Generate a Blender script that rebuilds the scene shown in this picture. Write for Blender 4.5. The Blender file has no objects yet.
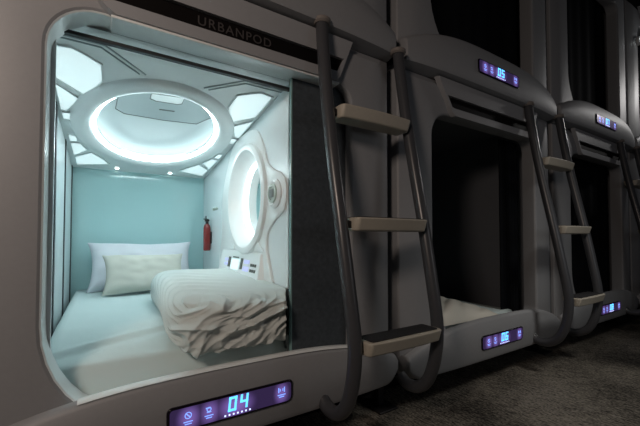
import bpy, bmesh, math, random
from mathutils import Vector, Matrix, noise
C = bpy.context.scene.collection
PI = math.pi
random.seed(4)

# ------------------------------------------------------------------ materials
def mat(name, col, rough=.5, metal=0, noise_amt=0.0, noise_scale=30, bump=0.0, bump_scale=200, coat=0, emit=None, es=0, spec=.5):
    m = bpy.data.materials.new(name); m.use_nodes = True
    nt = m.node_tree; b = nt.nodes['Principled BSDF']
    b.inputs['Base Color'].default_value = (*col, 1)
    b.inputs['Roughness'].default_value = rough
    b.inputs['Metallic'].default_value = metal
    b.inputs['Coat Weight'].default_value = coat
    b.inputs['Specular IOR Level'].default_value = spec
    tc = nt.nodes.new('ShaderNodeTexCoord')
    if noise_amt:
        n = nt.nodes.new('ShaderNodeTexNoise'); n.inputs['Scale'].default_value = noise_scale; n.inputs['Detail'].default_value = 6
        r = nt.nodes.new('ShaderNodeMapRange')
        r.inputs['To Min'].default_value = 1 - noise_amt; r.inputs['To Max'].default_value = 1 + noise_amt
        mx = nt.nodes.new('ShaderNodeVectorMath'); mx.operation = 'SCALE'
        mx.inputs[0].default_value = col
        nt.links.new(tc.outputs['Object'], n.inputs['Vector']); nt.links.new(n.outputs['Fac'], r.inputs['Value'])
        nt.links.new(r.outputs['Result'], mx.inputs['Scale']); nt.links.new(mx.outputs[0], b.inputs['Base Color'])
    if bump:
        n2 = nt.nodes.new('ShaderNodeTexNoise'); n2.inputs['Scale'].default_value = bump_scale; n2.inputs['Detail'].default_value = 4
        bp = nt.nodes.new('ShaderNodeBump'); bp.inputs['Strength'].default_value = bump; bp.inputs['Distance'].default_value = .004
        nt.links.new(tc.outputs['Object'], n2.inputs['Vector']); nt.links.new(n2.outputs['Fac'], bp.inputs['Height'])
        nt.links.new(bp.outputs['Normal'], b.inputs['Normal'])
    if emit:
        b.inputs['Emission Color'].default_value = (*emit, 1); b.inputs['Emission Strength'].default_value = es
    return m

M = {}
M['shell'] = mat('grey moulded plastic', (.282, .292, .306), .5, noise_amt=.05, noise_scale=60, bump=.12, bump_scale=500)
M['header'] = mat('grey header plastic', (.305, .315, .33), .5, noise_amt=.04, bump=.08, bump_scale=500)
M['white'] = mat('white moulded plastic', (.80, .84, .84), .30, noise_amt=.02)
M['whitewall'] = mat('gloss white panel', (.72, .79, .81), .26, noise_amt=.02, noise_scale=4)
M['teal'] = mat('teal glass panel', (.52, .78, .79), .05, noise_amt=.02, noise_scale=2, coat=.6)
M['black'] = mat('black plastic', (.006, .006, .007), .4)
M['gloss_black'] = mat('black display glass', (.008, .006, .012), .15)
M['slot'] = mat('black slot', (.006, .005, .005), .6, spec=.1)
M['text'] = mat('dark grey lettering', (.06, .055, .055), .5)
M['rubber'] = mat('dark seal', (.02, .022, .024), .5)
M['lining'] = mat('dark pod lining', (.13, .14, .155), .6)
M['rail'] = mat('dark grey coated tube', (.060, .063, .070), .30, noise_amt=.06, noise_scale=80)
M['collar'] = mat('grey collar', (.22, .20, .185), .45)
M['tread'] = mat('beige tread plastic', (.46, .43, .36), .5, noise_amt=.08, noise_scale=60)
M['pad'] = mat('black anti slip pad', (.012, .012, .014), .75, bump=.4, bump_scale=400)
M['door'] = mat('dark woven door panel', (.050, .063, .074), .65, noise_amt=.5, noise_scale=55, bump=.3, bump_scale=300)
M['edge'] = mat('pale glass edge', (.22, .36, .36), .2)
M['post'] = mat('black steel post', (.012, .012, .014), .5)
M['sheet'] = mat('white bed sheet', (.62, .735, .735), .9, noise_amt=.02, noise_scale=8, bump=.15, bump_scale=30)
M['duvet'] = mat('off white duvet cotton', (.60, .65, .63), .9, noise_amt=.03, noise_scale=10, bump=.12, bump_scale=60)
M['pillow'] = mat('white pillow cotton', (.84, .85, .91), .9, bump=.15, bump_scale=25)
M['pillow2'] = mat('cream pillow cotton', (.66, .65, .58), .9, bump=.25, bump_scale=25)
M['red'] = mat('red enamel', (.22, .012, .012), .3, coat=.4)
M['mirror'] = mat('mirror glass', (.85, .9, .9), .03, metal=1)
M['led'] = mat('white light strip', (.9, .9, .9), .4, emit=(.80, .97, 1.0), es=29)
M['led2'] = mat('mirror light strip', (.9, .9, .9), .4, emit=(.88, .97, 1.0), es=2.6)
M['cove'] = mat('soft cove light', (.9, .9, .9), .4, emit=(.80, .97, 1.0), es=8)
M['dome'] = mat('pale grey dome plastic', (.50, .56, .57), .45)
M['lens'] = mat('lit ceiling lens', (.8, .9, .9), .3, emit=(.78, .97, 1.0), es=.62)
M['spot'] = mat('small lit lens', (.9, .9, .9), .3, emit=(.9, 1, 1), es=8)
M['hatch'] = mat('pale grey hatch', (.34, .40, .41), .4)
M['tan'] = mat('pale green grey plastic', (.44, .50, .45), .4)
M['grille'] = mat('dark grille', (.10, .11, .10), .5)
M['screen'] = mat('lit white touch screen', (.7, .8, .8), .2, emit=(.75, .95, 1), es=.6)
M['legend'] = mat('lit violet legend', (.4, .4, .7), .3, emit=(.50, .55, 1), es=.6)
M['digit'] = mat('lit cyan digits', (.1, .3, .5), .3, emit=(.10, .50, 1.0), es=1.9)
M['icon'] = mat('lit blue icon', (.1, .2, .5), .3, emit=(.20, .36, 1.0), es=1.4)
M['pixel'] = mat('lit white dots', (.6, .6, .8), .3, emit=(.50, .60, 1), es=2.0)
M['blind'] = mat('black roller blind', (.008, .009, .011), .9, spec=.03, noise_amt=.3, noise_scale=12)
M['ceiling'] = mat('dark ceiling paint', (.02, .021, .023), .8, noise_amt=.1)

def glow_mat():
    """display glass: lamps behind the glass light violet patches, brightest behind each icon"""
    m = bpy.data.materials.new('lit violet display'); m.use_nodes = True
    nt = m.node_tree; b = nt.nodes['Principled BSDF']
    b.inputs['Base Color'].default_value = (.012, .008, .02, 1); b.inputs['Roughness'].default_value = .25
    tc = nt.nodes.new('ShaderNodeTexCoord')
    acc = None
    for (gx, w, s) in ((-.175, .042, .8), (-.10, .038, .75), (.0, .075, 1.0), (.195, .034, .8)):
        sub = nt.nodes.new('ShaderNodeVectorMath'); sub.operation = 'SUBTRACT'; sub.inputs[1].default_value = (gx, 0, 0)
        nt.links.new(tc.outputs['Object'], sub.inputs[0])
        mul = nt.nodes.new('ShaderNodeVectorMath'); mul.operation = 'MULTIPLY'; mul.inputs[1].default_value = (1/w, 0, 1/.05)
        nt.links.new(sub.outputs[0], mul.inputs[0])
        ln = nt.nodes.new('ShaderNodeVectorMath'); ln.operation = 'LENGTH'; nt.links.new(mul.outputs[0], ln.inputs[0])
        r = nt.nodes.new('ShaderNodeMapRange'); r.interpolation_type = 'SMOOTHSTEP'
        r.inputs['From Min'].default_value = .1; r.inputs['From Max'].default_value = 1.25
        r.inputs['To Min'].default_value = s; r.inputs['To Max'].default_value = 0
        nt.links.new(ln.outputs['Value'], r.inputs['Value'])
        if acc is None: acc = r.outputs['Result']
        else:
            a = nt.nodes.new('ShaderNodeMath'); a.operation = 'MAXIMUM'
            nt.links.new(acc, a.inputs[0]); nt.links.new(r.outputs['Result'], a.inputs[1]); acc = a.outputs[0]
    k = nt.nodes.new('ShaderNodeMath'); k.operation = 'MULTIPLY_ADD'; k.inputs[1].default_value = .42; k.inputs[2].default_value = .06
    nt.links.new(acc, k.inputs[0])
    b.inputs['Emission Color'].default_value = (.46, .27, .95, 1)
    nt.links.new(k.outputs[0], b.inputs['Emission Strength'])
    return m
M['glow'] = glow_mat()

def carpet_mat():
    m = bpy.data.materials.new('charcoal loop carpet'); m.use_nodes = True
    nt = m.node_tree; b = nt.nodes['Principled BSDF']; b.inputs['Roughness'].default_value = .95
    b.inputs['Specular IOR Level'].default_value = .1
    tc = nt.nodes.new('ShaderNodeTexCoord')
    mp = nt.nodes.new('ShaderNodeMapping'); mp.inputs['Scale'].default_value = (90, 16, 1); mp.inputs['Rotation'].default_value = (0, 0, .25)
    n = nt.nodes.new('ShaderNodeTexNoise'); n.inputs['Scale'].default_value = 1; n.inputs['Detail'].default_value = 4
    n2 = nt.nodes.new('ShaderNodeTexNoise'); n2.inputs['Scale'].default_value = 1.3; n2.inputs['Detail'].default_value = 5
    mp3 = nt.nodes.new('ShaderNodeMapping'); mp3.inputs['Scale'].default_value = (110, 70, 1); mp3.inputs['Rotation'].default_value = (0, 0, .25)
    n3 = nt.nodes.new('ShaderNodeTexNoise'); n3.inputs['Scale'].default_value = 1; n3.inputs['Detail'].default_value = 2
    nt.links.new(tc.outputs['Object'], mp.inputs['Vector']); nt.links.new(mp.outputs[0], n.inputs['Vector'])
    nt.links.new(tc.outputs['Object'], mp3.inputs['Vector']); nt.links.new(mp3.outputs[0], n3.inputs['Vector'])
    nt.links.new(tc.outputs['Object'], n2.inputs['Vector'])
    m1 = nt.nodes.new('ShaderNodeMath'); m1.operation = 'MULTIPLY'; nt.links.new(n.outputs['Fac'], m1.inputs[0]); nt.links.new(n2.outputs['Fac'], m1.inputs[1])
    m2 = nt.nodes.new('ShaderNodeMath'); m2.operation = 'MULTIPLY'; nt.links.new(m1.outputs[0], m2.inputs[0]); nt.links.new(n3.outputs['Fac'], m2.inputs[1])
    cr = nt.nodes.new('ShaderNodeValToRGB')
    cr.color_ramp.elements[0].position = .07; cr.color_ramp.elements[0].color = (.018, .017, .016, 1)
    cr.color_ramp.elements[1].position = .20; cr.color_ramp.elements[1].color = (.24, .22, .185, 1)
    nt.links.new(m2.outputs[0], cr.inputs['Fac']); nt.links.new(cr.outputs['Color'], b.inputs['Base Color'])
    bp = nt.nodes.new('ShaderNodeBump'); bp.inputs['Strength'].default_value = .8; bp.inputs['Distance'].default_value = .006
    nt.links.new(n3.outputs['Fac'], bp.inputs['Height']); nt.links.new(bp.outputs['Normal'], b.inputs['Normal'])
    return m
M['carpet'] = carpet_mat()

# ------------------------------------------------------------------ helpers
def obj(name, bm, m, parent=None, origin=None, sharp=35, bevel=0, bseg=2, recalc=True):
    """links bm (in the frame of its thing) as one mesh object"""
    if recalc: bmesh.ops.recalc_face_normals(bm, faces=bm.faces)
    if origin is not None:
        for v in bm.verts: v.co -= Vector(origin)
    me = bpy.data.meshes.new(name); bm.to_mesh(me); bm.free()
    me.materials.append(m)
    for p in me.polygons: p.use_smooth = True
    me.set_sharp_from_angle(angle=math.radians(sharp))
    o = bpy.data.objects.new(name, me); C.objects.link(o)
    if origin is not None: o.location = origin
    if parent: o.parent = parent
    if bevel:
        b = o.modifiers.new('bevel', 'BEVEL'); b.width = bevel; b.segments = bseg; b.limit_method = 'ANGLE'; b.angle_limit = math.radians(35)
    return o

def tag(o, label=None, cat=None, group=None, kind=None):
    if label: o['label'] = label
    if cat: o['category'] = cat
    if group: o['group'] = group
    if kind: o['kind'] = kind
    return o

def thing(name, label, cat, loc, group=None, rot=0):
    o = bpy.data.objects.new(name, None); C.objects.link(o); o.location = loc; o.rotation_euler = (0, 0, rot)
    o.empty_display_size = .05
    return tag(o, label, cat, group)

def box(bm, a, b):
    (x0, y0, z0), (x1, y1, z1) = a, b
    v = [bm.verts.new(p) for p in ((x0,y0,z0),(x1,y0,z0),(x1,y1,z0),(x0,y1,z0),(x0,y0,z1),(x1,y0,z1),(x1,y1,z1),(x0,y1,z1))]
    for f in ((0,3,2,1),(4,5,6,7),(0,1,5,4),(1,2,6,5),(2,3,7,6),(3,0,4,7)): bm.faces.new([v[i] for i in f])
    return bm

def bx(a, b): return box(bmesh.new(), a, b)

def prism(bm, pts, fn, t0, t1):
    """pts 2D outline, fn(u,v,t)->3D"""
    A = [bm.verts.new(fn(u, v, t0)) for u, v in pts]; B = [bm.verts.new(fn(u, v, t1)) for u, v in pts]
    bm.faces.new(A); bm.faces.new(B[::-1])
    n = len(pts)
    for i in range(n): bm.faces.new((A[i], B[i], B[(i+1) % n], A[(i+1) % n]))
    return bm
XZ = lambda u, v, t: (u, t, v)
YZ = lambda u, v, t: (t, u, v)
XY = lambda u, v, t: (u, v, t)

def catmull(P, n=8, closed=False):
    P = [Vector(p) for p in P]; out = []
    N = len(P); rng = range(N if closed else N-1)
    for i in rng:
        if closed: p0, p1, p2, p3 = P[i-1], P[i], P[(i+1) % N], P[(i+2) % N]
        else: p0 = P[max(i-1, 0)]; p1 = P[i]; p2 = P[i+1]; p3 = P[min(i+2, N-1)]
        for k in range(n):
            t = k/n
            out.append(.5*((2*p1)+(-p0+p2)*t+(2*p0-5*p1+4*p2-p3)*t*t+(-p0+3*p1-3*p2+p3)*t**3))
    if not closed: out.append(P[-1].copy())
    return out

def tube(bm, pts, r, seg=14, closed=False, flat=None):
    pts = [Vector(p) for p in pts]; n = len(pts); rings = []
    up = Vector((1, 0, 0))
    for i, p in enumerate(pts):
        if closed: t = (pts[(i+1) % n]-pts[i-1]).normalized()
        else: t = (pts[min(i+1, n-1)]-pts[max(i-1, 0)]).normalized()
        u = up - t*up.dot(t)
        if u.length < 1e-4: u = Vector((0, 1, 0)) - t*t.y
        u.normalize(); w = t.cross(u); up = u
        rr = r(i/(n-1)) if callable(r) else r
        rings.append([bm.verts.new(p+rr*(math.cos(a)*u+math.sin(a)*w)) for a in (2*PI*k/seg for k in range(seg))])
    for i in range(n if closed else n-1):
        A, B = rings[i], rings[(i+1) % n]
        for k in range(seg): bm.faces.new((A[k], A[(k+1) % seg], B[(k+1) % seg], B[k]))
    if not closed: bm.faces.new(rings[0][::-1]); bm.faces.new(rings[-1])
    return bm

def lathe(bm, prof, c, axis='z', seg=24):
    """prof: list of (r, h)"""
    rings = []
    for r, h in prof:
        R = []
        for k in range(seg):
            a = 2*PI*k/seg; u, v = max(r, 1e-4)*math.cos(a), max(r, 1e-4)*math.sin(a)
            p = {'z': (u, v, h), 'x': (h, u, v), 'y': (u, h, v)}[axis]
            R.append(bm.verts.new((c[0]+p[0], c[1]+p[1], c[2]+p[2])))
        rings.append(R)
    for A, B in zip(rings, rings[1:]):
        for k in range(seg): bm.faces.new((A[k], A[(k+1) % seg], B[(k+1) % seg], B[k]))
    bm.faces.new(rings[0][::-1]); bm.faces.new(rings[-1])
    return bm

def rrect(x0, x1, z0, z1, r, n=6):
    """rounded rectangle outline, r = radii at bl, br, tr, tl"""
    pts = []
    r = [q if isinstance(q, tuple) else (q, q) for q in r]
    for (cx, cz, rr, a0) in ((x0+r[0][0], z0+r[0][1], r[0], PI), (x1-r[1][0], z0+r[1][1], r[1], 1.5*PI), (x1-r[2][0], z1-r[2][1], r[2], 0), (x0+r[3][0], z1-r[3][1], r[3], .5*PI)):
        for k in range(n+1):
            a = a0+.5*PI*k/n; pts.append((cx+rr[0]*math.cos(a), cz+rr[1]*math.sin(a)))
    out = []
    N = len(pts)
    for i in range(N):                                  # subdivide the long straights
        a, b = pts[i], pts[(i+1) % N]; out.append(a)
        d = math.hypot(b[0]-a[0], b[1]-a[1]); m = int(d/.09)
        for k in range(1, m): out.append((a[0]+(b[0]-a[0])*k/m, a[1]+(b[1]-a[1])*k/m))
    return out

def strip(bm, loops, close=True):
    R = [[bm.verts.new(p) for p in L] for L in loops]
    for A, B in zip(R, R[1:]):
        n = len(A)
        for k in range(n if close else n-1): bm.faces.new((A[k], A[(k+1) % n], B[(k+1) % n], B[k]))
    return R

# ------------------------------------------------------------------ the pods
HW = .895                                               # half width of a pod's front
def front_frame_bm(z_rise=0):
    op = rrect(-.632, .605, .36, 1.785, ((.30, .36), .10, .09, .15), 9)
    cx, cz = -.02, 1.1
    def outer(ix, z0, z1, hw):
        x0, x1 = -hw+ix, hw-ix; pts = []
        for x, z in op:
            dx, dz = x-cx, z-cz
            t = min([((x1 if dx > 0 else x0)-cx)/dx if abs(dx) > 1e-6 else 9e9, ((z1 if dz > 0 else z0)-cz)/dz if abs(dz) > 1e-6 else 9e9])
            pts.append([cx+dx*t, cz+dz*t])
        for corner in ((x0, z0), (x1, z0), (x1, z1), (x0, z1)):
            i = min(range(len(pts)), key=lambda j: (pts[j][0]-corner[0])**2+(pts[j][1]-corner[1])**2)
            pts[i] = list(corner)
        return pts
    o1 = outer(.095, .30, 1.96, HW); o2 = outer(0, .22, 2.006, HW)
    def lerp(a, b, t, y): return [(p[0]+(q[0]-p[0])*t, y, p[1]+(q[1]-p[1])*t) for p, q in zip(a, b)]
    def off(d, y):                                      # grow the opening outline
        out = []
        n = len(op)
        for i in range(n):
            a, b = op[i-1], op[(i+1) % n]; tx, tz = b[0]-a[0], b[1]-a[1]; l = math.hypot(tx, tz)
            out.append((op[i][0]+tz/l*d, y, op[i][1]-tx/l*d))
        return out
    loops = [off(.012, .105), off(.0, .03), off(.0, .012), off(.004, .003), off(.012, -.002), lerp(op, o1, .35, -.006), lerp(op, o1, .75, -.004),
             lerp(op, o1, 1, 0), lerp(o1, o2, .94, .030), lerp(o1, o2, 1, .040), lerp(o1, o2, 1, .12)]
    bm = bmesh.new(); strip(bm, loops)
    return bm, off

def arch(x): return -.135*abs(x/HW)**3.3
def bumper_bm(rise, upper=False):
    bm = bmesh.new(); n = 56; loops = []
    for i in range(n+1):
        x = -HW*math.cos(PI*i/n); u = abs(x/HW)
        p = .040+.030*(1-u**4); T = .468+rise+arch(x); B = .190+rise*.8+(0 if upper else .055)*max(0, (u-.90)/.10)**2.2
        e = min(1, (1-u)*90+.75); p2 = p*e-(1-e)*.03
        loops.append([(x, .10, T-.065), (x, -p2+.050, T-.014), (x, -p2+.034, T), (x, -p2+.016, T-.004), (x, -p2, T-.022), (x, -p2-.006, .5*(T+B)+.02), (x, -p2-.006, B+.035),
                      (x, -p2+.006, B+.010), (x, -p2+.05, B), (x, .16, B)])
    strip(bm, loops, close=True)
    bm.faces.ensure_lookup_table()
    bm.verts.ensure_lookup_table(); k = 10
    bm.faces.new([bm.verts[i] for i in range(k)]); bm.faces.new([bm.verts[n*k+i] for i in range(k)][::-1])
    return bm

SEG = {'0': 'abcdef', '3': 'abgcd', '4': 'fgbc', '5': 'afgcd', '6': 'afgedc', '7': 'abc', '8': 'abcdefg', '9': 'abcdfg', '1': 'bc'}
def digit_bm(ch, x, z, w=.032, h=.054, y=0, t=.0085):
    bm = bmesh.new()
    S = {'a': (0, h-t, w, h), 'g': (0, h/2-t/2, w, h/2+t/2), 'd': (0, 0, w, t), 'f': (0, h/2, t, h), 'b': (w-t, h/2, w, h), 'e': (0, 0, t, h/2), 'c': (w-t, 0, w, h/2)}
    sh = lambda px, pz: (x+px+.10*(pz-h/2), z+pz)
    for s in SEG[ch]:
        x0, z0, x1, z1 = S[s]
        prism(bm, [sh(x0, z0), sh(x1, z0), sh(x1, z1), sh(x0, z1)], XZ, y-.0012, y)
    return bm

def add_display(root, num, rise, x0=-.020):
    zc = .318+rise; Y = -.0825
    W, H = .250, .047
    fr = prism(bmesh.new(), [(u+x0, v+zc) for u, v in rrect(-W, W, -H, H, (.022, .03, .018, .018), 5)], XZ, Y, -.055)
    d = obj('display_panel', fr, M['gloss_black'], root, bevel=.004)
    d['label'] = 'black glass display strip with lit room number'
    g = prism(bmesh.new(), [(u, v) for u, v in rrect(-W+.010, W-.010, -H+.009, H-.008, (.014, .02, .012, .012), 5)], XZ, -.0015, .002)
    o = obj('screen', g, M['glow'], d); o.location = (x0, Y, zc)
    y = Y-.002
    dg = []
    for i, ch in enumerate(num):
        dg.append(obj('digit', digit_bm(ch, x0-.030+i*.046, zc-.017, y=y), M['digit'], d, bevel=0))
    # icons: a barred ring, a cup, a signal mark
    def ring(cx, cz, r, t, bm):
        L1 = [(cx+r*math.cos(a), y, cz+r*math.sin(a)) for a in (2*PI*k/18 for k in range(18))]
        L2 = [(cx+(r-t)*math.cos(a), y, cz+(r-t)*math.sin(a)) for a in (2*PI*k/18 for k in range(18))]
        strip(bm, [L1, L2])
    b = bmesh.new(); ring(x0-.178, zc+.010, .0125, .003, b)
    prism(b, [(x0-.187, zc+.017), (x0-.184, zc+.019), (x0-.169, zc+.003), (x0-.172, zc+.001)], XZ, y-.001, y)
    for q, w in ((-.012, .016), (-.020, .012)): box(b, (x0-.178-w, y-.001, zc+q-.0018), (x0-.178+w, y, zc+q+.0012))
    obj('icon', b, M['icon'], d, recalc=False)
    b = bmesh.new(); ring(x0-.104, zc+.012, .009, .003, b)
    box(b, (x0-.116, y-.001, zc+.016), (x0-.098, y, zc+.020)); box(b, (x0-.112, y-.001, zc+.001), (x0-.096, y, zc+.004))
    for q, w in ((-.010, .016), (-.018, .011)): box(b, (x0-.104-w, y-.001, zc+q-.0018), (x0-.104+w, y, zc+q+.0012))
    obj('icon', b, M['icon'], d, recalc=False)
    b = bmesh.new(); cx = x0+.195
    for s in (-1, 1):
        box(b, (cx+s*.013-.002, y-.001, zc+.004), (cx+s*.013+.002, y, zc+.024)); box(b, (cx+s*.006-.0015, y-.001, zc+.009), (cx+s*.006+.0015, y, zc+.019))
    for q, w in ((-.006, .018), (-.014, .012)): box(b, (cx-w, y-.001, zc+q-.002), (cx+w, y, zc+q+.0014))
    obj('icon', b, M['icon'], d, recalc=False)
    b = bmesh.new()
    for k in range(7): box(b, (x0-.046+k*.0165, y-.001, zc-.0325), (x0-.046+k*.0165+.006, y, zc-.0265))
    obj('indicator_dots', b, M['pixel'], d, recalc=False)

def blind_bm(x0, x1, z0, z1, y, amp=.006):
    bm = bmesh.new(); n = 70; L = []
    for yy in (0, .006):
        for i in range(n+1):
            pass
    A = []; B = []
    for i in range(n+1):
        x = x0+(x1-x0)*i/n; d = amp*math.sin(i*.55)+amp*.7*math.sin(i*.21+1)
        A.append((x, y+d)); B.append((x, y+d+.008))
    prism(bm, [(a, b) for a, b in A]+[(a, b) for a, b in B[::-1]], lambda u, v, t: (u, v, t), z0, z1)
    return bm

def make_pod(label, loc, rise=0, num=None, closed=True, name_band=False, open_dark=False):
    root = thing('sleeping_pod', label, 'sleeping pod', loc, 'sleeping pods in the two stacked rows')
    bm, off = front_frame_bm()
    obj('front_frame', bm, M['shell'], root, sharp=18)
    obj('bumper', bumper_bm(rise, loc[2] > 1), M['shell'], root, sharp=50)
    # header: trapezoid frame round a black slot
    outer = [(-.60, 2.003), (-.475, 1.803), (-.44, 1.780), (.50, 1.780), (.52, 1.803), (.60, 2.003)]
    hb = bmesh.new()
    slot = [(-.515, 1.900), (-.475, 1.833), (-.455, 1.828), (.50, 1.828), (.51, 1.833), (.545, 1.900)]
    of = [(u, -.030, v) for u, v in outer]; sf = [(u, -.030, v) for u, v in slot]
    ob = [(u+(.01 if u > 0 else -.01), .0, v) for u, v in outer]; sb = [(u, -.006, v) for u, v in slot]
    strip(hb, [ob, of, sf, sb])
    obj('header_frame', hb, M['header'], root, bevel=.004, sharp=30)
    s = obj('header_slot', prism(bmesh.new(), slot, XZ, -.012, .022), M['slot'], root)
    if name_band:
        cu = bpy.data.curves.new('lettering', 'FONT'); cu.body = 'URBANPOD'; cu.size = .053; cu.extrude = .001; cu.space_character = 1.18
        cu.align_x = 'LEFT'
        to = bpy.data.objects.new('lettering', cu); C.objects.link(to)
        dg = bpy.context.evaluated_depsgraph_get(); me = bpy.data.meshes.new_from_object(to.evaluated_get(dg))
        bpy.data.objects.remove(to); me.materials.clear(); me.materials.append(M['text'])
        lo = bpy.data.objects.new('lettering', me); C.objects.link(lo); lo.parent = s
        lo.location = (-.165, -.0135, 1.847); lo.rotation_euler = (PI/2, 0, 0)
    if num: add_display(root, num, rise)
    # carcass behind the front
    cb = bmesh.new()
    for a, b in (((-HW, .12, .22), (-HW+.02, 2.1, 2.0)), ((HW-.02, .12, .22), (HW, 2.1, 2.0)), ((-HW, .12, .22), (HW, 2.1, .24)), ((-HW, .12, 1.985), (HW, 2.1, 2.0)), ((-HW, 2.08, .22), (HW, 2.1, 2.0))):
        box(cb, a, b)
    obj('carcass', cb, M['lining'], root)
    if closed:
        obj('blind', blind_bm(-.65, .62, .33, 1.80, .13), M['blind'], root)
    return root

W = 1.87; X0 = .465; DZ = 1.82
pod4 = make_pod('open lit sleeping pod numbered 04 showing a made bed, front left of the lower row', (X0, 0, 0), .030, '04', closed=False, name_band=True)
pod6 = make_pod('dark sleeping pod numbered 06 in the lower row with rumpled bedding just visible', (X0+W, 0, 0), 0, '06', closed=False)
pod8 = make_pod('dark sleeping pod at lower right with a small violet lit display, beyond pod 06', (X0+2*W, 0, 0), 0, '08')
pod10 = make_pod('farthest lower sleeping pod, a sliver at the right edge behind the last ladder', (X0+3*W, 0, 0), 0, None)
podu3 = make_pod('upper sleeping pod directly above open pod 04, only its underside in view', (X0, 0, DZ), 0, None)
podu5 = make_pod('upper sleeping pod numbered 05 with black blind, above pod 06', (X0+W, 0, DZ), 0, '05')
podu7 = make_pod('upper sleeping pod numbered 07 with black blind, right of pod 05', (X0+2*W, 0, DZ), 0, '07')
podu9 = make_pod('farthest upper sleeping pod at the top right corner beside the small white light', (X0+3*W, 0, DZ), 0, None)

# ---- inside pod 04 (frame of the pod: world = local + X0)
L = lambda x: x-X0
xl, xr, yb = L(-.213), L(.770), 1.82
zc = lambda y: 1.783-.131*y
def P4(name, bm, m, parent=pod4, **k): return obj(name, bm, m, parent, **k)
# left wall in three glossy panels with seams
lw = bx((xl-.02, .09, .30), (xl-.006, yb, 1.80))
sw = P4('side_wall', lw, M['rubber'])
for a, b in ((.095, .745), (.80, 1.25), (1.32, 1.78)):
    P4('wall_panel', bx((xl-.006, a, .32), (xl, b, zc(b)+.03)), M['whitewall'], sw, bevel=.004)
for yy in (.765, 1.275, 1.795): P4('panel_seam', bx((xl-.001, yy-.022, .32), (xl+.004, yy+.022, zc(yy)+.01)), M['rubber'], sw)
P4('jamb_filler', bx((xl-.02, .085, .3), (L(-.150), .098, 1.80)), M['white'])
# teal back
P4('back_panel', bx((xl-.02, yb, .3), (xr+.02, yb+.02, 1.62)), M['teal'])
# right wall
my, mz, mr, mrz = .665, 1.243, .300, .312
def circ(ra, rb, x, n=64): return [(x, my+ra*math.cos(2*PI*k/n), mz+rb*math.sin(2*PI*k/n)) for k in range(n)]
def rays_to(poly, n=64):
    out = []
    for k in range(n):
        dy, dz = math.cos(2*PI*k/n), math.sin(2*PI*k/n); best = 0
        for i in range(len(poly)):
            (ay, az), (by, bz) = poly[i-1], poly[i]
            ey_, ez_ = by-ay, bz-az; det = dy*ez_-dz*ey_
            if abs(det) < 1e-9: continue
            t = ((ay-my)*ez_-(az-mz)*ey_)/det; q = ((ay-my)*dz-(az-mz)*dy)/det
            if t > 0 and -1e-6 <= q <= 1+1e-6: best = max(best, t)
        out.append([my+dy*best, mz+dz*best])
    return out
wr = rays_to([(.085, .3), (yb, .3), (yb, 1.8), (.085, 1.8)])
for c_ in ((.085, .3), (yb, .3), (yb, 1.8), (.085, 1.8)):
    i = min(range(64), key=lambda j: (wr[j][0]-c_[0])**2+(wr[j][1]-c_[1])**2); wr[i] = list(c_)
b = bmesh.new(); strip(b, [[(xr+.02, y, z) for y, z in wr], [(xr, y, z) for y, z in wr], circ(mr-.005, mrz-.005, xr), circ(mr-.005, mrz-.005, xr+.02)])
rw = P4('side_wall', b, M['whitewall'], recalc=False)
P4('jamb_filler', bx((xr, .098, .3), (L(1.09), .112, 1.80)), M['white'])
P4('bed_base', bx((xl-.02, .10, .30), (L(1.09), yb, .42)), M['white'])
# interior lit lip round the opening (pale plastic return)
_, off = front_frame_bm()[0:2]
lb = bmesh.new(); strip(lb, [off(.004, .002), off(-.001, .006), off(-.001, .030), off(-.004, .050), off(-.004, .104), off(.06, .106)])
bmesh.ops.delete(lb, geom=[v for v in lb.verts if v.co.x > .33 and v.co.z < 1.79], context='VERTS')
P4('opening_trim', lb, M['white'], sharp=50)
sl_ = bmesh.new(); rows = []  # white strip over the grey bumper ledge: interior light put into its colour
for i in range(41):
    x = -.530+1.12*i/40; T = .468+.030+arch(x); p = .034+.036*(1-abs(x/HW)**4)
    rows.append([(x, .118, T-.072), (x, .10, T-.060), (x, -p+.050, T-.009), (x, -p+.034, T+.0045), (x, -p+.016, T+.001), (x, -p+.006, T-.005)])
strip(sl_, rows, close=False)
P4('lit_sill_strip', sl_, M['white'], sharp=60)
# ceiling: sheet with an oval hole
ex, ey, ea, eb = L(.278), .955, .375, .555
def ell(a, b, n=72): return [(ex+a*math.cos(2*PI*k/n), ey+b*math.sin(2*PI*k/n)) for k in range(n)]
def rectproj(E, x0, x1, y0, y1):
    out = []
    for x, y in E:
        dx, dy = x-ex, y-ey
        t = min(((x1 if dx > 0 else x0)-ex)/dx if abs(dx) > 1e-6 else 9e9, ((y1 if dy > 0 else y0)-ey)/dy if abs(dy) > 1e-6 else 9e9)
        out.append([ex+dx*t, ey+dy*t])
    for c in ((x0, y0), (x1, y0), (x1, y1), (x0, y1)):
        i = min(range(len(out)), key=lambda j: (out[j][0]-c[0])**2+(out[j][1]-c[1])**2); out[i] = list(c)
    return out
E = ell(ea, eb); Rr = rectproj(E, xl-.005, xr+.005, .09, yb+.005)
cb = bmesh.new()
strip(cb, [[(x, y, zc(y)) for x, y in Rr], [((x+u)/2, (y+v)/2, zc((y+v)/2)) for (x, y), (u, v) in zip(Rr, E)], [(x, y, zc(y)) for x, y in E]])
cp = P4('ceiling_panel', cb, M['white'], recalc=False)
# moulded ring round the dome
prof = [(.075, .000), (.068, -.014), (.045, -.026), (.015, -.029), (-.010, -.024), (-.024, -.012), (-.030, -.002), (-.056, .014), (-.056, .020), (-.030, .024), (-.010, .020), (.0, .036)]
rb = bmesh.new(); strip(rb, [[(x, y, zc(y)+h) for x, y in ell(ea+d, eb+d)] for d, h in prof])
P4('ceiling_ring', rb, M['white'], cp, recalc=False)
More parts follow.
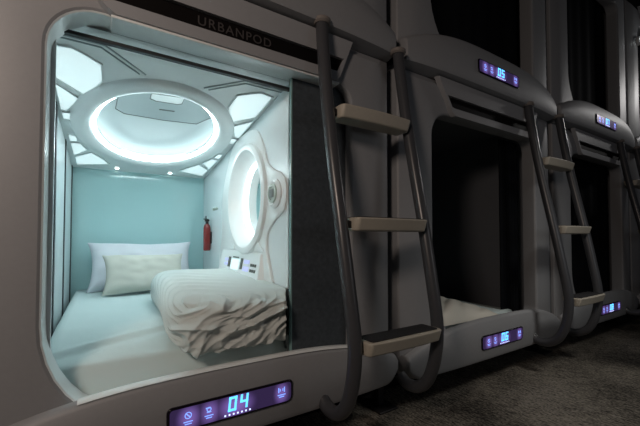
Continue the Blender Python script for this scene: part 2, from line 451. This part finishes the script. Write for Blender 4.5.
# dome recess
db = bmesh.new()
strip(db, [[(x, y, zc(y)+h) for x, y in ell(ea+d, eb+d)] for d, h in ((.0, .034), (.03, .040), (.035, .060), (.015, .080), (-.06, .096), (-.16, .103), (-.28, .105), (-.355, .105))])
db.verts.ensure_lookup_table(); db.faces.new(db.verts[-72:])
P4('ceiling_dome', db, M['dome'], cp, recalc=False)
# light strip lying on the ring's lip
tb = bmesh.new(); strip(tb, [[(x, y, zc(y)+h) for x, y in ell(ea+d, eb+d)] for d, h in ((-.0285, -.006), (-.0305, -.004), (-.0480, .0065), (-.0480, .009))])
P4('light_strip', tb, M['led'], cp, recalc=False)
tb = bmesh.new(); tube(tb, [(x, y, zc(y)+.040) for x, y in ell(ea-.004, eb-.004)], .006, 8, closed=True)
P4('cove_light', tb, M['cove'], cp)
# hatch in the dome
hz = lambda u, v, t: (u, v, zc(v)+t)
hp = [(L(.055), .60), (L(.53), .56), (L(.59), .66), (L(.49), .86), (L(.30), .885), (L(.09), .885), (L(.045), .84)]
hb = prism(bmesh.new(), hp, hz, .058, .080)
ha = P4('ceiling_hatch', hb, M['hatch'], cp, bevel=.006)
P4('latch', prism(bmesh.new(), [(L(.26), .745), (L(.34), .735), (L(.34), .743), (L(.26), .753)], hz, .055, .06), M['grille'], ha)
P4('hinge_bracket', prism(bmesh.new(), [(L(.20), .57), (L(.36), .55), (L(.36), .62), (L(.34), .635), (L(.23), .645), (L(.20), .63)], hz, .050, .062), M['white'], ha, bevel=.004)
sb = bmesh.new(); tube(sb, [(u, v, zc(v)+.050) for u, v in ((L(.20), .57), (L(.36), .55), (L(.36), .62), (L(.34), .635), (L(.23), .645), (L(.20), .63))], .0025, 6, closed=True); P4('hatch_seam', sb, M['grille'], ha)
# seam outline of the hatch
sb = bmesh.new(); tube(sb, [(u, v, zc(v)+.059) for u, v in hp], .0022, 6, closed=True); P4('hatch_seam', sb, M['grille'], ha)
# corner lenses (mirrored left / right)
LENS = [[(-.196, .250), (-.120, .235), (-.076, .262), (-.014, .310), (-.010, .452), (-.040, .52), (-.093, .618), (-.200, .505)],
        [(-.201, .545), (-.201, .82), (-.178, .825), (-.108, .665)],
        [(-.200, .85), (-.150, .840), (-.158, .930), (-.197, .935)],
        [(-.192, 1.150), (-.155, 1.160), (-.148, 1.250), (-.190, 1.262)],
        [(-.190, 1.285), (-.140, 1.275), (-.100, 1.395), (-.187, 1.53)],
        [(-.187, 1.555), (-.080, 1.43), (-.008, 1.555), (.030, 1.650), (-.187, 1.740)]]
for poly in LENS:
    for s in (0, 1):
        pl = [(L(x if not s else .557-x), y) for x, y in poly]
        cxm = sum(p[0] for p in pl)/len(pl); cym = sum(p[1] for p in pl)/len(pl)
        pin = [(cxm+(u-cxm)*.90, cym+(v-cym)*.95) for u, v in pl]
        fb = bmesh.new()
        strip(fb, [[hz(u, v, .0) for u, v in pl], [hz(u, v, -.007) for u, v in pl], [hz(u, v, -.007) for u, v in pin], [hz(u, v, -.001) for u, v in pin]])
        lf = P4('lens_frame', fb, M['white'], cp)
        P4('ceiling_lens', prism(bmesh.new(), pin, hz, -.003, .0), M['lens'], lf)
# moulding lines
for s in (0, 1):
    for path in ([(-.213, .175), (-.007, .175), (.150, .318)], [(-.213, .195), (-.02, .195), (.125, .325)]):
        q = [(L(x if not s else .557-x), y) for x, y in path]
        b = bmesh.new(); tube(b, [hz(u, v, -.001) for u, v in q], .004, 6); P4('ceiling_moulding', b, M['hatch'], cp)
for x in (.08, .47):
    P4('spotlight', lathe(bmesh.new(), [(.012, -.006), (.014, .002)], (L(x), 1.745, zc(1.745)), seg=14), M['spot'], cp)
P4('header_soffit', bx((-.455, -.024, 1.769), (.52, .086, 1.779)), M['white'], bevel=.003)
# dark door track across the top
b = bmesh.new(); box(b, (xl+.02, .088, 1.728), (L(.77), .112, 1.742)); P4('door_track', b, M['rubber'], bevel=.002)
# sliding door parked at the right
dr = P4('sliding_door', bx((L(.757), .046, .40), (L(1.085), .062, 1.79)), M['door'])
P4('door_edge', bx((L(.749), .044, .43), (L(.757), .064, 1.79)), M['edge'], dr, bevel=.002)

# mirror wall fittings (outlines in y, z)
plate = catmull([(p[0], p[1], 0) for p in [(.56, 1.66), (.43, 1.56), (.35, 1.42), (.24, 1.355), (.145, 1.32), (.115, 1.235), (.145, 1.14), (.26, 1.09), (.35, 1.02), (.35, .92), (.33, .72), (1.22, .72), (1.20, 1.0), (1.19, 1.30), (1.06, 1.52), (.90, 1.66)]], 4, closed=True)
pp = [(p.x, p.y) for p in plate]
ro = rays_to(pp)
b = bmesh.new(); strip(b, [[(xr, y, z) for y, z in ro], [(xr-.010, y, z) for y, z in ro], [(xr-.016, my+(y-my)*.975, mz+(z-mz)*.975) for y, z in ro], circ(mr, mrz, xr-.016)])
wp = P4('mirror_surround', b, M['white'], rw, recalc=False)
b = bmesh.new(); strip(b, [circ(mr+d, mrz+d, xr-x) for d, x in ((.035, .014), (.030, .034), (.012, .042), (-.008, .040), (-.020, .028), (-.030, .0), (-.048, -.040), (-.066, -.058), (-.095, -.066))])
mf = P4('mirror_frame', b, M['white'], rw, recalc=False)
b = bmesh.new(); n = 56
ring = circ(mr-.090, mrz-.090, xr+.064); bm_f = [b.verts.new(p) for p in ring]; b.faces.new(bm_f)
P4('mirror_glass', b, M['mirror'], mf)
b = bmesh.new(); tube(b, circ(mr-.076, mrz-.076, xr+.054), .009, 8, closed=True); P4('mirror_light', b, M['led2'], mf)
for yy in (.44, .94):
    tri = [(yy-.07, .925), (yy+.07, .925), (yy+.01+.03*(1 if yy < .7 else -1), .995)]
    P4('vent_cover', prism(bmesh.new(), tri, YZ, xr-.024, xr-.014), M['white'], rw, bevel=.004)
# speaker
b = lathe(bmesh.new(), [(.078, -.016), (.078, -.024), (.062, -.034), (.056, -.030)], (xr, .232, 1.232), 'x', 28); sp = P4('speaker', b, M['white'], rw)
P4('speaker_cone', lathe(bmesh.new(), [(.050, -.030), (.050, -.037), (.036, -.040), (.034, -.034), (.010, -.036)], (xr, .232, 1.232), 'x', 24), M['tan'], sp)
b = bmesh.new()
for k in range(5): box(b, (xr-.042, .232-.022+k*.010, 1.210), (xr-.036, .232-.018+k*.010, 1.254))
P4('speaker_grille', b, M['hatch'], sp)
P4('hook', lathe(bmesh.new(), [(.012, -.02), (.010, 0)], (xr, 1.44, 1.235), 'x', 12), M['tan'], rw)
P4('hook', lathe(bmesh.new(), [(.012, -.02), (.010, 0)], (xr, 1.36, 1.235), 'x', 12), M['tan'], rw)
# control panel: sloping console
cs = bmesh.new()
strip(cs, [[(xr-.016, 1.17, .70), (xr-.016, .36, .70), (xr-.016, .40, .915), (xr-.016, 1.15, .915)], [(xr-.060, 1.16, .72), (xr-.060, .38, .72), (xr-.024, .415, .905), (xr-.024, 1.14, .905)]])
fcs = [v for v in cs.verts]; cs.faces.new(fcs[4:8])
con = P4('control_console', cs, M['white'], rw, bevel=.006)
def conp(name, y0, y1, z0, z1, m, t=.004):
    f = lambda z: xr-.060+.036*(z-.72)/.185
    bm = bmesh.new(); strip(bm, [[(f(z0)-t, y0, z0), (f(z0)-t, y1, z0), (f(z1)-t, y1, z1), (f(z1)-t, y0, z1)], [(f(z0), y0, z0), (f(z0), y1, z0), (f(z1), y1, z1), (f(z1), y0, z1)]])
    bm.verts.ensure_lookup_table(); bm.faces.new(bm.verts[0:4]); return P4(name, bm, m, con)
conp('touch_screen', .735, .875, .795, .862, M['screen'])
conp('socket', .905, .945, .805, .872, M['grille']); conp('socket', .665, .700, .805, .872, M['grille'])
conp('button', .965, 1.02, .845, .86, M['legend']); conp('button', .965, 1.02, .815, .83, M['legend'])
conp('button', .555, .635, .845, .865, M['legend']); conp('button', .555, .635, .80, .825, M['legend'])
for k in range(3):
    for q in range(2): conp('button', .44+k*.032, .460+k*.032, .800+q*.032, .816+q*.032, M['grille'])
conp('button', .75, .86, .870, .878, M['grille'])

# ------------------------------------------------------------------ bedding
def cloth_noise(p, s, o=0): return noise.noise(Vector((p[0]*s+o, p[1]*s-o, p[2]*s+o*.3)))
def grid_solid(nx, ny, f_top, f_bot):
    bm = bmesh.new()
    T = [[bm.verts.new(f_top(i/nx, j/ny)) for j in range(ny+1)] for i in range(nx+1)]
    B = [[bm.verts.new(f_bot(i/nx, j/ny)) for j in range(ny+1)] for i in range(nx+1)]
    for i in range(nx):
        for j in range(ny):
            bm.faces.new((T[i][j], T[i+1][j], T[i+1][j+1], T[i][j+1])); bm.faces.new((B[i][j], B[i][j+1], B[i+1][j+1], B[i+1][j]))
    for i in range(nx):
        bm.faces.new((T[i][0], B[i][0], B[i+1][0], T[i+1][0])); bm.faces.new((T[i][ny], T[i+1][ny], B[i+1][ny], B[i][ny]))
    for j in range(ny):
        bm.faces.new((T[0][j], T[0][j+1], B[0][j+1], B[0][j])); bm.faces.new((T[nx][j], B[nx][j], B[nx][j+1], T[nx][j+1]))
    return bm
def mattress(name, label, x0, x1, y0, y1, z0, z1, creases):
    def top(u, v):
        x = x0+(x1-x0)*u; y = y0+(y1-y0)*v
        dl = min((x-x0), (x1-x), (y-y0)*1.0, .09)
        rd = math.sqrt(max(0, 1-(1-dl/.09)**2))
        zt = z1-(.078*(1-min(1, max(0, (y-y0)/.34)))**1.6 if creases else 0)
        dl = min((x-x0), (x1-x), (y-y0)*2.0, .05)
        rd = math.sqrt(max(0, 1-(1-dl/.05)**2))
        z = z0+.04+(zt-z0-.04)*rd
        z += .0035*cloth_noise((x, y, 0), 5)
        d = (y-.24)-(x+.10)*.30                       # crease running back to the right from the front left
        if creases: z += .009*math.exp(-(d/.018)**2)*rd - .006*math.exp(-((d+.03)/.02)**2)*rd
        return (x, y, z)
    bm = grid_solid(60, 110, top, lambda u, v: (x0+(x1-x0)*u, y0+(y1-y0)*v, z0))
    o = obj(name, bm, M['sheet'], sharp=60); o.data.name = name
    # origin at base
    c = Vector(((x0+x1)/2, (y0+y1)/2, z0)); o.data.transform(Matrix.Translation(-c)); o.location = c
    return tag(o, label, 'mattress')
mattress('mattress', 'mattress under a tight white sheet inside open pod 04', -.205, .764, .114, 1.812, .422, .603, True)

def pillow(name, label, w, h, t, c, lean, m, seed, yaw=0, bow=0):
    n = 44; sc = []
    def f(sgn):
        def g(u, v):
            a, b = 2*u-1, 2*v-1
            th = (max(0, 1-abs(a)**3.2)*max(0, 1-abs(b)**3.2))**.5
            pinch = 1-.07*(1-abs(b)**2)*abs(a)**3; pz = 1-.10*(1-abs(a)**2)*abs(b)**3
            x = a*w/2*pinch*(1+.02*abs(b)**4); z = b*h/2*pz
            wr = .010*cloth_noise((a*2, b*2, seed), 1.6, seed)*th + .006*math.sin(9*math.atan2(b, a)+seed)*(abs(a)**2+abs(b)**2)*.5*th
            return (x, sgn*(t/2*th+.002)+sgn*wr-bow*(1-a*a), z+.012*cloth_noise((a, sgn, seed), 1.3)*abs(b))
        return g
    bm = grid_solid(n, 30, f(-1), f(1))
    bmesh.ops.recalc_face_normals(bm, faces=bm.faces)
    o = obj(name, bm, m, sharp=60)
    o.location = c; o.rotation_euler = (lean, 0, yaw)
    return tag(o, label, 'pillow')
pillow('pillow', 'large white pillow leaning on the teal back panel, behind the cream pillow', .73, .39, .17, (.268, 1.65, .785), math.radians(-24), M['pillow'], 3)
pillow('pillow', 'smaller cream pillow lying against the large white pillow', .53, .32, .12, (.262, 1.405, .745), math.radians(-36), M['pillow2'], 8)

# folded duvet
def cube_shell(n):
    """unit cube surface as a welded grid"""
    bm = bmesh.new(); cache = {}
    def V(p):
        k = tuple(round(c*4*n) for c in p)
        if k not in cache: cache[k] = bm.verts.new(p)
        return cache[k]
    for ax in range(3):
        for sgn in (-1, 1):
            for a in range(n):
                for b in range(n):
                    q = []
                    for u, v in ((a, b), (a+1, b), (a+1, b+1), (a, b+1)):
                        p = [0, 0, 0]; p[ax] = sgn; p[(ax+1) % 3] = 2*u/n-1; p[(ax+2) % 3] = 2*v/n-1; q.append(V(p))
                    bm.faces.new(q if sgn > 0 else q[::-1])
    return bm
def nz(x, y, z): return noise.noise(Vector((x, y, z)))
def ridged(u, v, w, o=0):
    r = 0; a = 1; t = 0
    for k in range(3):
        r += a*(1-min(1, abs(2.6*nz(u*(1+k*.8)+o, v*(1+k*.8), w+k*3.1))))**2; t += a; a *= .5
    return r/t
def duvet_bm():
    bm = cube_shell(150)
    N = 6.5
    for vt in bm.verts:
        x, y, z = vt.co
        f = (abs(x)**N+abs(y)**N+abs(z)**N)**(-1/N); x *= f; y *= f; z *= f
        n = Vector((math.copysign(abs(x)**(N-1), x), math.copysign(abs(y)**(N-1), y), math.copysign(abs(z)**(N-1), z)*1.6)).normalized()
        X = .600+x*.352-.030*max(0, -y)*max(0, -x); Y = .555+y*.560
        if x < 0: X += .050*max(0, z)**2*abs(x)**2  # left end leans in towards the top
        t = max(0, min(1, (Y-.03)/1.09))
        zb = .603-.100*(1-min(1, max(0, (Y-.03)/.38)))**1.6; zt = .748+.055*t
        if y > .6: zt -= .03*((y-.6)/.4)**2
        Z = (zb+zt)/2+z*(zt-zb)/2
        q = Vector((X, Y, Z)); d = 0
        front = max(0, min(1, (-n.y-.12)/.5))
        # folds wrapping the left end and running off over the top
        sc = ((Z-.6)*4.6-Y*1.0-.62*(X-.26))
        lay = sc*11+.35*nz(X*2.2, Y*2.2, Z*3)
        fr = lay-math.floor(lay); g = min(fr, 1-fr)
        fade = max(0, min(1, 1.25-(X-.26)/.42))*(1-front)
        d -= .020*math.exp(-(g/.10)**2)*fade
        d += .006*math.sin(lay*2*PI)*fade
        d += .006*nz(X*2.2, Y*2.2, 5)*(1-front)
        # open front: crumpled cloth rising to the right
        if front > 0:
            wx = X+.05*nz(X*6, 2, Z*6); wz = Z+.035*nz(X*5, 7, Z*7)
            u = wx*.94+wz*.34; v = wz*.94-wx*.34
            r = ridged(u*2.6, v*7.5, 1.7)
            r2 = ridged((wx*.8+wz*.6)*5, (wz*.8-wx*.6)*12, 4.2, 3)
            d += front*(.062*r-.030+.026*r2+.012*nz(X*4, 1, Z*9))
        q += n*d
        q.x = min(q.x, .700+.5*max(0, q.y-.0) if q.y < .085 else .764)
        q.y = max(q.y, -.028)
        zmin = .603-.100*(1-min(1, max(0, (q.y-.03)/.38)))**1.6
        q.z = max(q.z, zmin-.004)
        vt.co = q
    return bm
dv = obj('duvet', duvet_bm(), M['duvet'], sharp=80)
c = Vector((.52, .585, .585)); dv.data.transform(Matrix.Translation(-c)); dv.location = c
tag(dv, 'thick folded off-white duvet heaped on the bed of open pod 04', 'duvet')

# pod 06 bedding
mattress('mattress', 'mattress in the dark interior of pod 06', .46+W-.625, .46+W+.50, .112, 1.9, .30, .425, False)
def lump(u, v):
    x = 1.66+.80*u; y = .085+.6*v
    e = (max(0, 1-abs(2*u-1)**3)*max(0, 1-abs(2*v-1)**4))**.6
    z = .42+e*(.115+.03*noise.noise(Vector((x*5, y*5, 1)))+.02*abs(math.sin((x*.6-y)*26+2*noise.noise(Vector((x*4, y*4, 0))))))-.05*u*e
    return (x+.09, y, z)
o = obj('duvet', grid_solid(60, 50, lump, lambda u, v: (1.75+.80*u, .085+.6*v, .415)), M['pillow2'], sharp=80)
tag(o, 'rumpled pale duvet dimly seen inside dark pod 06', 'duvet')
# pod 06's roller blind pulled part way along
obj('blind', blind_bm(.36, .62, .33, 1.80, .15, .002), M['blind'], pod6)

# ------------------------------------------------------------------ fire extinguisher
fe = thing('fire_extinguisher', 'small red fire extinguisher with black top on the pod wall by the teal panel', 'fire extinguisher', (.735, 1.55, .893))
obj('cylinder_body', lathe(bmesh.new(), [(.022, 0), (.028, .006), (.029, .02), (.029, .19), (.024, .212), (.013, .225)], (0, 0, 0)), M['red'], fe)
vb = lathe(bmesh.new(), [(.013, .222), (.013, .245), (.019, .247), (.019, .262), (.010, .268)], (0, 0, 0)); obj('valve', vb, M['black'], fe)
b = bmesh.new(); box(b, (-.03, -.006, .262), (.012, .006, .270)); box(b, (-.014, -.005, .268), (-.004, .005, .292)); obj('trigger', b, M['black'], fe, bevel=.002)
obj('wall_bracket', bx((.024, -.02, .06), (.035, .02, .16)), M['black'], fe)

# ------------------------------------------------------------------ ladders
def make_ladder(label, loc):
    t = thing('bunk_ladder', label, 'ladder', loc, 'ladders between the pod openings')
    P = {0: [(-.050, 2.030), (-.075, 1.85), (-.118, 1.59), (-.170, 1.32), (-.222, 1.06), (-.268, .80), (-.300, .58), (-.285, .42), (-.240, .30), (-.175, .243), (-.10, .235), (-.055, .262)]}[0]
    for x in (0, .500):
        b = bmesh.new(); tube(b, catmull([(x-(.014*math.sin(PI*(z-.5)/1.53) if .5 < z < 2.03 and x == 0 else 0), y, z) for y, z in P], 6), .030, 18)
        r = obj('rail', b, M['rail'], t, sharp=50)
        cb = bmesh.new(); lathe(cb, [(.036, 2.012), (.044, 2.020), (.044, 2.034), (.034, 2.042)], (x, -.050, 0), seg=20)
        obj('collar', cb, M['collar'], r)
    for z, y in ((1.605, -.118), (1.088, -.222), (.580, -.300)):
        dpt = .062
        bm = bmesh.new()
        n = 10; top = []
        x0, x1 = .030, .470
        out = [(x0+.012, y+dpt), (x1-.012, y+dpt), (x1, y+dpt-.012), (x1, y-dpt+.02)]
        for k in range(n+1):
            u = k/n; out.append((x1-.012-(x1-x0-.024)*u, y-dpt-.010*math.sin(PI*u)))
        out += [(x0, y-dpt+.02), (x0, y+dpt-.012)]
        prism(bm, out, XY, z-.058, z)
        for v in bm.verts:                              # tapering underside
            if v.co.z < z-.03: v.co.y = y+(v.co.y-y)*.72; v.co.x = .25+(v.co.x-.25)*.985
        s = obj('tread', bm, M['tread'], t, bevel=.010, bseg=3)
        pb = bmesh.new(); prism(pb, rrect(x0+.022, x1-.022, y-dpt+.014, y+dpt-.014, (.012,)*4, 3), XY, z-.002, z+.004)
        obj('grip_pad', pb, M['pad'], s)
        for x, xx in ((.015, .034), (.466, .485)):
            obj('bracket', bx((x, y-.016, z-.045), (xx, y+.016, z-.015)), M['black'], s, bevel=.003)
    return t
lad = make_ladder('nearest ladder with three beige treads, right of open pod 04', (.862, 0, 0))
def copy_tree(o, parent=None):
    c = o.copy(); C.objects.link(c)
    if parent: c.parent = parent
    for ch in list(o.children): copy_tree(ch, c)
    return c
l2 = copy_tree(lad); l2.location.x = .862+1.885; l2['label'] = 'second ladder, dark against the post right of pod 06'
l3 = copy_tree(lad); l3.location.x = .862+3.76; l3['label'] = 'farthest ladder, cut off by the right edge of the photo'

# ------------------------------------------------------------------ posts, lamp
for k, lb_ in enumerate(('black steel post standing between open pod 04 and pod 06', 'black steel post behind the second ladder, past pod 06', 'black steel post behind the farthest ladder')):
    x = X0+W/2+k*W
    t = thing('support_post', lb_, 'post', (x, .17, 0), 'posts between the pods')
    obj('upright', bx((-.022, -.03, .012), (.022, .03, 3.95)), M['post'], t, bevel=.004)
    obj('foot_plate', bx((-.07, -.10, 0), (.07, .08, .012)), M['post'], t, bevel=.003)
sl = thing('wall_light', 'tiny bright white light on the upper pods at the right edge', 'light', (5.42, -.02, 3.375))
obj('lamp_body', lathe(bmesh.new(), [(.05, .03), (.05, -.01), (.04, -.02)], (0, 0, 0), 'y'), M['white'], sl)
obj('lens', lathe(bmesh.new(), [(.036, -.018), (.036, -.028), (.02, -.034)], (0, 0, 0), 'y'), M['spot'], sl)

# ------------------------------------------------------------------ room
def struct(name, bm, m): return tag(obj(name, bm, m), kind='structure')
struct('floor', bx((-2.5, -2.6, -.05), (9.5, 2.4, 0)), M['carpet'])
struct('ceiling', bx((-2.5, -2.6, 3.95), (9.5, 2.4, 4.0)), M['ceiling'])
struct('wall_back', bx((-2.5, 2.2, 0), (9.5, 2.3, 3.95)), M['ceiling'])
struct('wall_right', bx((9.4, -2.6, 0), (9.5, 2.2, 3.95)), M['ceiling'])
struct('trim_1', bx((-.5, .30, 0), (9.4, .34, .21)), M['black'])

# ------------------------------------------------------------------ lights
def area(name, loc, target, size, power, col, sy=None):
    l = bpy.data.lights.new(name, 'AREA'); l.energy = power; l.color = col; l.size = size
    if sy: l.shape = 'RECTANGLE'; l.size_y = sy
    o = bpy.data.objects.new(name, l); C.objects.link(o); o.location = loc
    o.rotation_euler = (Vector(target)-Vector(loc)).to_track_quat('-Z', 'Y').to_euler(); return o
area('aisle_lamp', (-1.15, -1.5, 2.1), (-.1, 0, .9), .4, 21.5, (1, .81, .69))
area('aisle_cool_fill', (2.5, -2.4, 1.5), (2.6, 0, 1.0), .6, 2.3, (.94, .96, 1))  # added cool fill that keeps the right-hand pods neutral, no fitting behind it
fl = area('far_aisle_lamp', (7.2, -.9, 3.3), (5.3, 0, 2.6), .25, 2.5, (1, .97, .95)); fl.data.spread = math.radians(75)
dl = area('floor_fill', (2.5, -1.6, 2.5), (2.7, -.9, 0), .4, 6, (1, .95, .88)); dl.data.spread = math.radians(95)  # added fill aimed down to brighten the carpet, not a real fitting

wd = bpy.data.worlds.new('world'); bpy.context.scene.world = wd; wd.use_nodes = True
wd.node_tree.nodes['Background'].inputs[0].default_value = (.75, .8, 1, 1); wd.node_tree.nodes['Background'].inputs[1].default_value = .012

# ------------------------------------------------------------------ camera
th = math.atan2(216, 342); ph = math.radians(1.5)
cam = bpy.data.cameras.new('camera'); co = bpy.data.objects.new('camera', cam); C.objects.link(co)
co.location = (0, -1.4, 1.0); co.rotation_euler = (PI/2+ph, 0, -th)
cam.sensor_width = 36; cam.lens = 342/640*36; cam.shift_y = 16/640; cam.clip_start = .02
sc = bpy.context.scene; sc.camera = co
sc.view_settings.view_transform = 'Standard'; sc.view_settings.look = 'None'; sc.view_settings.gamma = 1
sc.view_settings.exposure = 0
